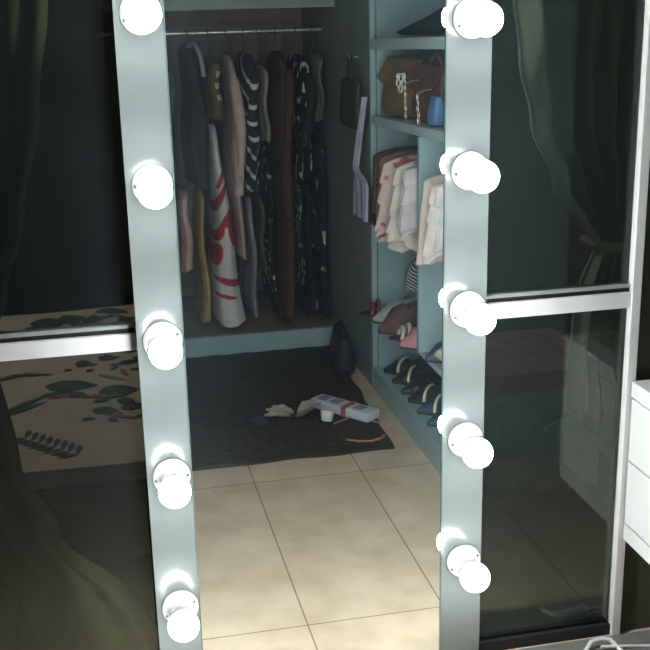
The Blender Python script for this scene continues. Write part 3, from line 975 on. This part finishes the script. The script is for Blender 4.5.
shoe('shoe', (1.15, -1.225, zm(0)), PI - 0.1, 0.22, NAVY, 'dark navy shoe right of the shelf divider, middle shelf', tall=0.42, group=G3)
shoe('shoe', (1.335, -1.77, zm(0)), PI, 0.24, BLKL, 'black ankle shoe standing at the back of the shoe shelf', tall=0.62, wid=0.40, group=G3)
shoe('shoe', (1.335, -1.45, zm(0)), PI, 0.24, BLKL, 'black high shoe behind the cream sandal, back of the shelf', tall=0.62, wid=0.40, group=G3)

# striped beanie on top of the brown shoe, soft garment bundle
mb = MB()
rows = []
for i in range(15):
    v = i / 14
    r = []
    rad = 0.075 * math.cos(v * PI / 2) ** 0.6 + 0.002
    for k in range(28):
        th = 2 * PI * k / 28
        q = 1 + 0.05 * math.sin(7 * th)
        r.append((1.16 + rad * q * math.cos(th), -1.60 + rad * q * math.sin(th) * 1.1, 0.476 + 0.105 * math.sin(v * PI / 2) + 0.01 * math.cos(th)))
    rows.append(r)
mb.grid(rows, striped('grey_stripe_knit', (0.03, 0.04, 0.04), (0.42, 0.46, 0.44), 30, 0.35, 0.55), closed=True, caps=True)
tag(mb.build('beanie', smooth=True), 'grey striped knit beanie lying on top of the shoe heap', 'hat')


def bundle(name, c, r3, material, label, cat, seed, amp=0.22, n=32, m=18, flat=True):
    rnd = random.Random(seed)
    ph = [(rnd.uniform(2, 6), rnd.uniform(2, 6), rnd.uniform(0, 6)) for _ in range(5)]
    rows = []
    for i in range(m + 1):
        la = -PI / 2 + PI * i / m
        r = []
        for k in range(n):
            th = 2 * PI * k / n
            d = 1 + amp * sum(math.sin(round(a) * th + b * la + p_) for a, b, p_ in ph) / 2.2 * math.cos(la)
            z = math.sin(la) * (1 + 0.25 * amp * math.sin(3 * th))
            if flat:
                z = max(z, -0.75)
            r.append((c[0] + r3[0] * d * math.cos(la) * math.cos(th), c[1] + r3[1] * d * math.cos(la) * math.sin(th), c[2] + r3[2] * (z + 0.75)))
        rows.append(r)
    o = MB().grid(rows, material, closed=True, caps=True).build(name, smooth=True)
    return tag(o, label, cat)


bundle('cloth_bundle', (1.13, -1.085, zm(-1.02)), (0.075, 0.07, 0.075), spotted('white_pink_plush', (0.58, 0.52, 0.50), (0.48, 0.22, 0.24), 16, 0.60), 'white and pink cloth bundle at the near end of shoe shelf', 'cloth', 3)
bundle('dark_bundle', (1.145, -1.395, 0.442), (0.075, 0.058, 0.055), K('mauve_knit', (0.20, 0.11, 0.12)), 'mauve crumpled knit lying over the pink shoe', 'cloth', 5).name = 'crumpled_knit'

# ================================================================ RUG and litter on it
rg = MB()
rows = []
for i in range(41):
    y = -2.41 + 1.15 * i / 40
    r = []
    for k in range(31):
        t = k / 30
        x = 0.17 + (0.945 + 0.045 * (1 - i / 40) - 0.17) * t
        wob = 0.006 * math.sin(9 * t * 2 + 1) * (i / 40)
        r.append((x + 0.004 * math.sin(i * 0.7), y + wob, 0.010 + 0.0015 * math.sin(k * 1.3 + i * 0.9)))
    rows.append(r)
rg.grid([r + [(p[0], p[1], 0.0005) for p in r[::-1]] for r in rows], RUGM, closed=True, caps=True)
tag(rg.build('rug'), 'dark brown rug on the cream tiles before the wardrobe', 'rug')

ps = empty('power_strip', (0.855, -1.61, 0.013), 'white power strip with a red band lying on the dark rug', 'power strip')
a_ = math.atan2(-1.507 + 1.707, 0.933 - 0.777)
pm = mat('white_plastic', (0.62, 0.64, 0.68), rough=0.35, var=0.02)
rotz = lambda v: Vector((0.855 + v.x * math.cos(a_) - v.y * math.sin(a_), -1.607 + v.x * math.sin(a_) + v.y * math.cos(a_), 0.013 + v.z))
MB().box(-0.135, 0.135, -0.036, 0.036, 0.0, 0.034, pm, bev=0.006, xf=rotz).build('body', ps, smooth=True)
GR = mat('socket_grey', (0.25, 0.28, 0.30), rough=0.5)
for sx in (-0.095, -0.035, 0.072):
    MB().box(sx - 0.021, sx + 0.021, -0.022, 0.022, 0.0325, 0.0355, GR, bev=0.003, xf=rotz).build('socket', ps)
bnd = MB().box(0.012, 0.034, -0.038, 0.038, -0.001, 0.0362, mat('red_band', (0.42, 0.10, 0.08), rough=0.5), xf=rotz).build('band', ps)
bnd['label'] = 'red band wrapped round the strip'

cable = MB()
CBR = mat('rust_cord', (0.40, 0.17, 0.10), rough=0.5)
cable.tube([(0.79, -1.50, 0.016), (0.83, -1.525, 0.016), (0.87, -1.55, 0.016), (0.90, -1.525, 0.016), (0.945, -1.47, 0.016), (0.955, -1.49, 0.016)], 0.0035, CBR)
tag(cable.build('cord', smooth=True), 'rust coloured cord running under the white power strip', 'cord')
cable = MB()
cable.tube([(0.80, -1.345, 0.016), (0.84, -1.318, 0.017), (0.88, -1.31, 0.017), (0.915, -1.325, 0.016), (0.935, -1.35, 0.016)], 0.0045, CBR)
tag(cable.build('cord', smooth=True), 'short bent orange brown cord near the rug front edge', 'cord')
st = MB().tube([(0.80, -1.29, 0.017), (0.86, -1.27, 0.018), (0.93, -1.25, 0.017)], 0.005, BLK)
tag(st.build('stick', smooth=True), 'thin dark stick lying along the rug front corner', 'stick')

# crumpled beige paper bow: several folded petals
pb = MB()
PAP = K('beige_paper', (0.44, 0.38, 0.30), rough=0.7, var=0.2)
for (dx, dy_, L, an, lift, wd_) in ((0, 0.03, 0.11, 1.2, 0.075, 0.055), (-0.05, 0.0, 0.10, 2.9, 0.02, 0.035), (-0.045, -0.03, 0.09, 3.5, 0.015, 0.035), (0.02, -0.02, 0.08, -0.6, 0.03, 0.045), (-0.02, -0.04, 0.09, 3.9, 0.012, 0.03), (0.03, 0.02, 0.07, 0.4, 0.05, 0.045)):
    rows = []
    for i in range(9):
        t = i / 8
        hw = wd_ * math.sin(PI * (0.08 + 0.84 * t)) * 0.6 + 0.002
        r = []
        for k in range(7):
            s_ = k / 3 - 1
            x = t * L
            y = s_ * hw
            z = 0.004 + lift * t ** 1.3 + 0.010 * abs(s_) * math.sin(PI * t) + 0.003 * math.sin(k * 2 + i * 1.7)
            r.append((0.68 + dx * 0.5 + x * math.cos(an) - y * math.sin(an), -1.62 + dy_ * 0.5 + x * math.sin(an) + y * math.cos(an), 0.0125 + z))
        rows.append(r)
    pb.grid([r + [(p[0], p[1], p[2] - 0.002) for p in r[::-1]] for r in rows], PAP, closed=True, caps=True)
tag(pb.build('crumpled_paper', smooth=True), 'crumpled beige wrapping paper lying on the dark rug', 'paper')
cp = MB().lathe([(0.018, 0.0), (0.021, 0.002), (0.026, 0.034), (0.027, 0.036), (0.024, 0.036), (0.019, 0.004), (0.001, 0.003)], (0.772, -1.535, 0.0145), (0.15, -0.25, 1.0), PORC, n=24)
tag(cp.build('cup', smooth=True), 'small white cup between crumpled paper and power strip', 'cup')
bundle('sock', (0.535, -1.59, 0.0125), (0.035, 0.045, 0.014), K('dark_sock', (0.03, 0.04, 0.045)), 'small dark balled sock on the rug left of the paper', 'sock', 9)

# ================================================================ PINK-TOPPED OTTOMAN beyond the right pane
ot = empty('ottoman', (1.22, 0.95, 0), 'low box ottoman with dull pink cushion beyond the right glass pane', 'ottoman')
MB().box(0.90, 1.48, 0.82, 1.22, 0.0, 0.335, mat('grey_box', (0.42, 0.47, 0.47), rough=0.7), bev=0.006).build('box', ot)
MB().box(0.89, 1.49, 0.81, 1.23, 0.336, 0.40, K('dull_pink', (0.46, 0.21, 0.25)), bev=0.02).build('cushion', ot, smooth=True)
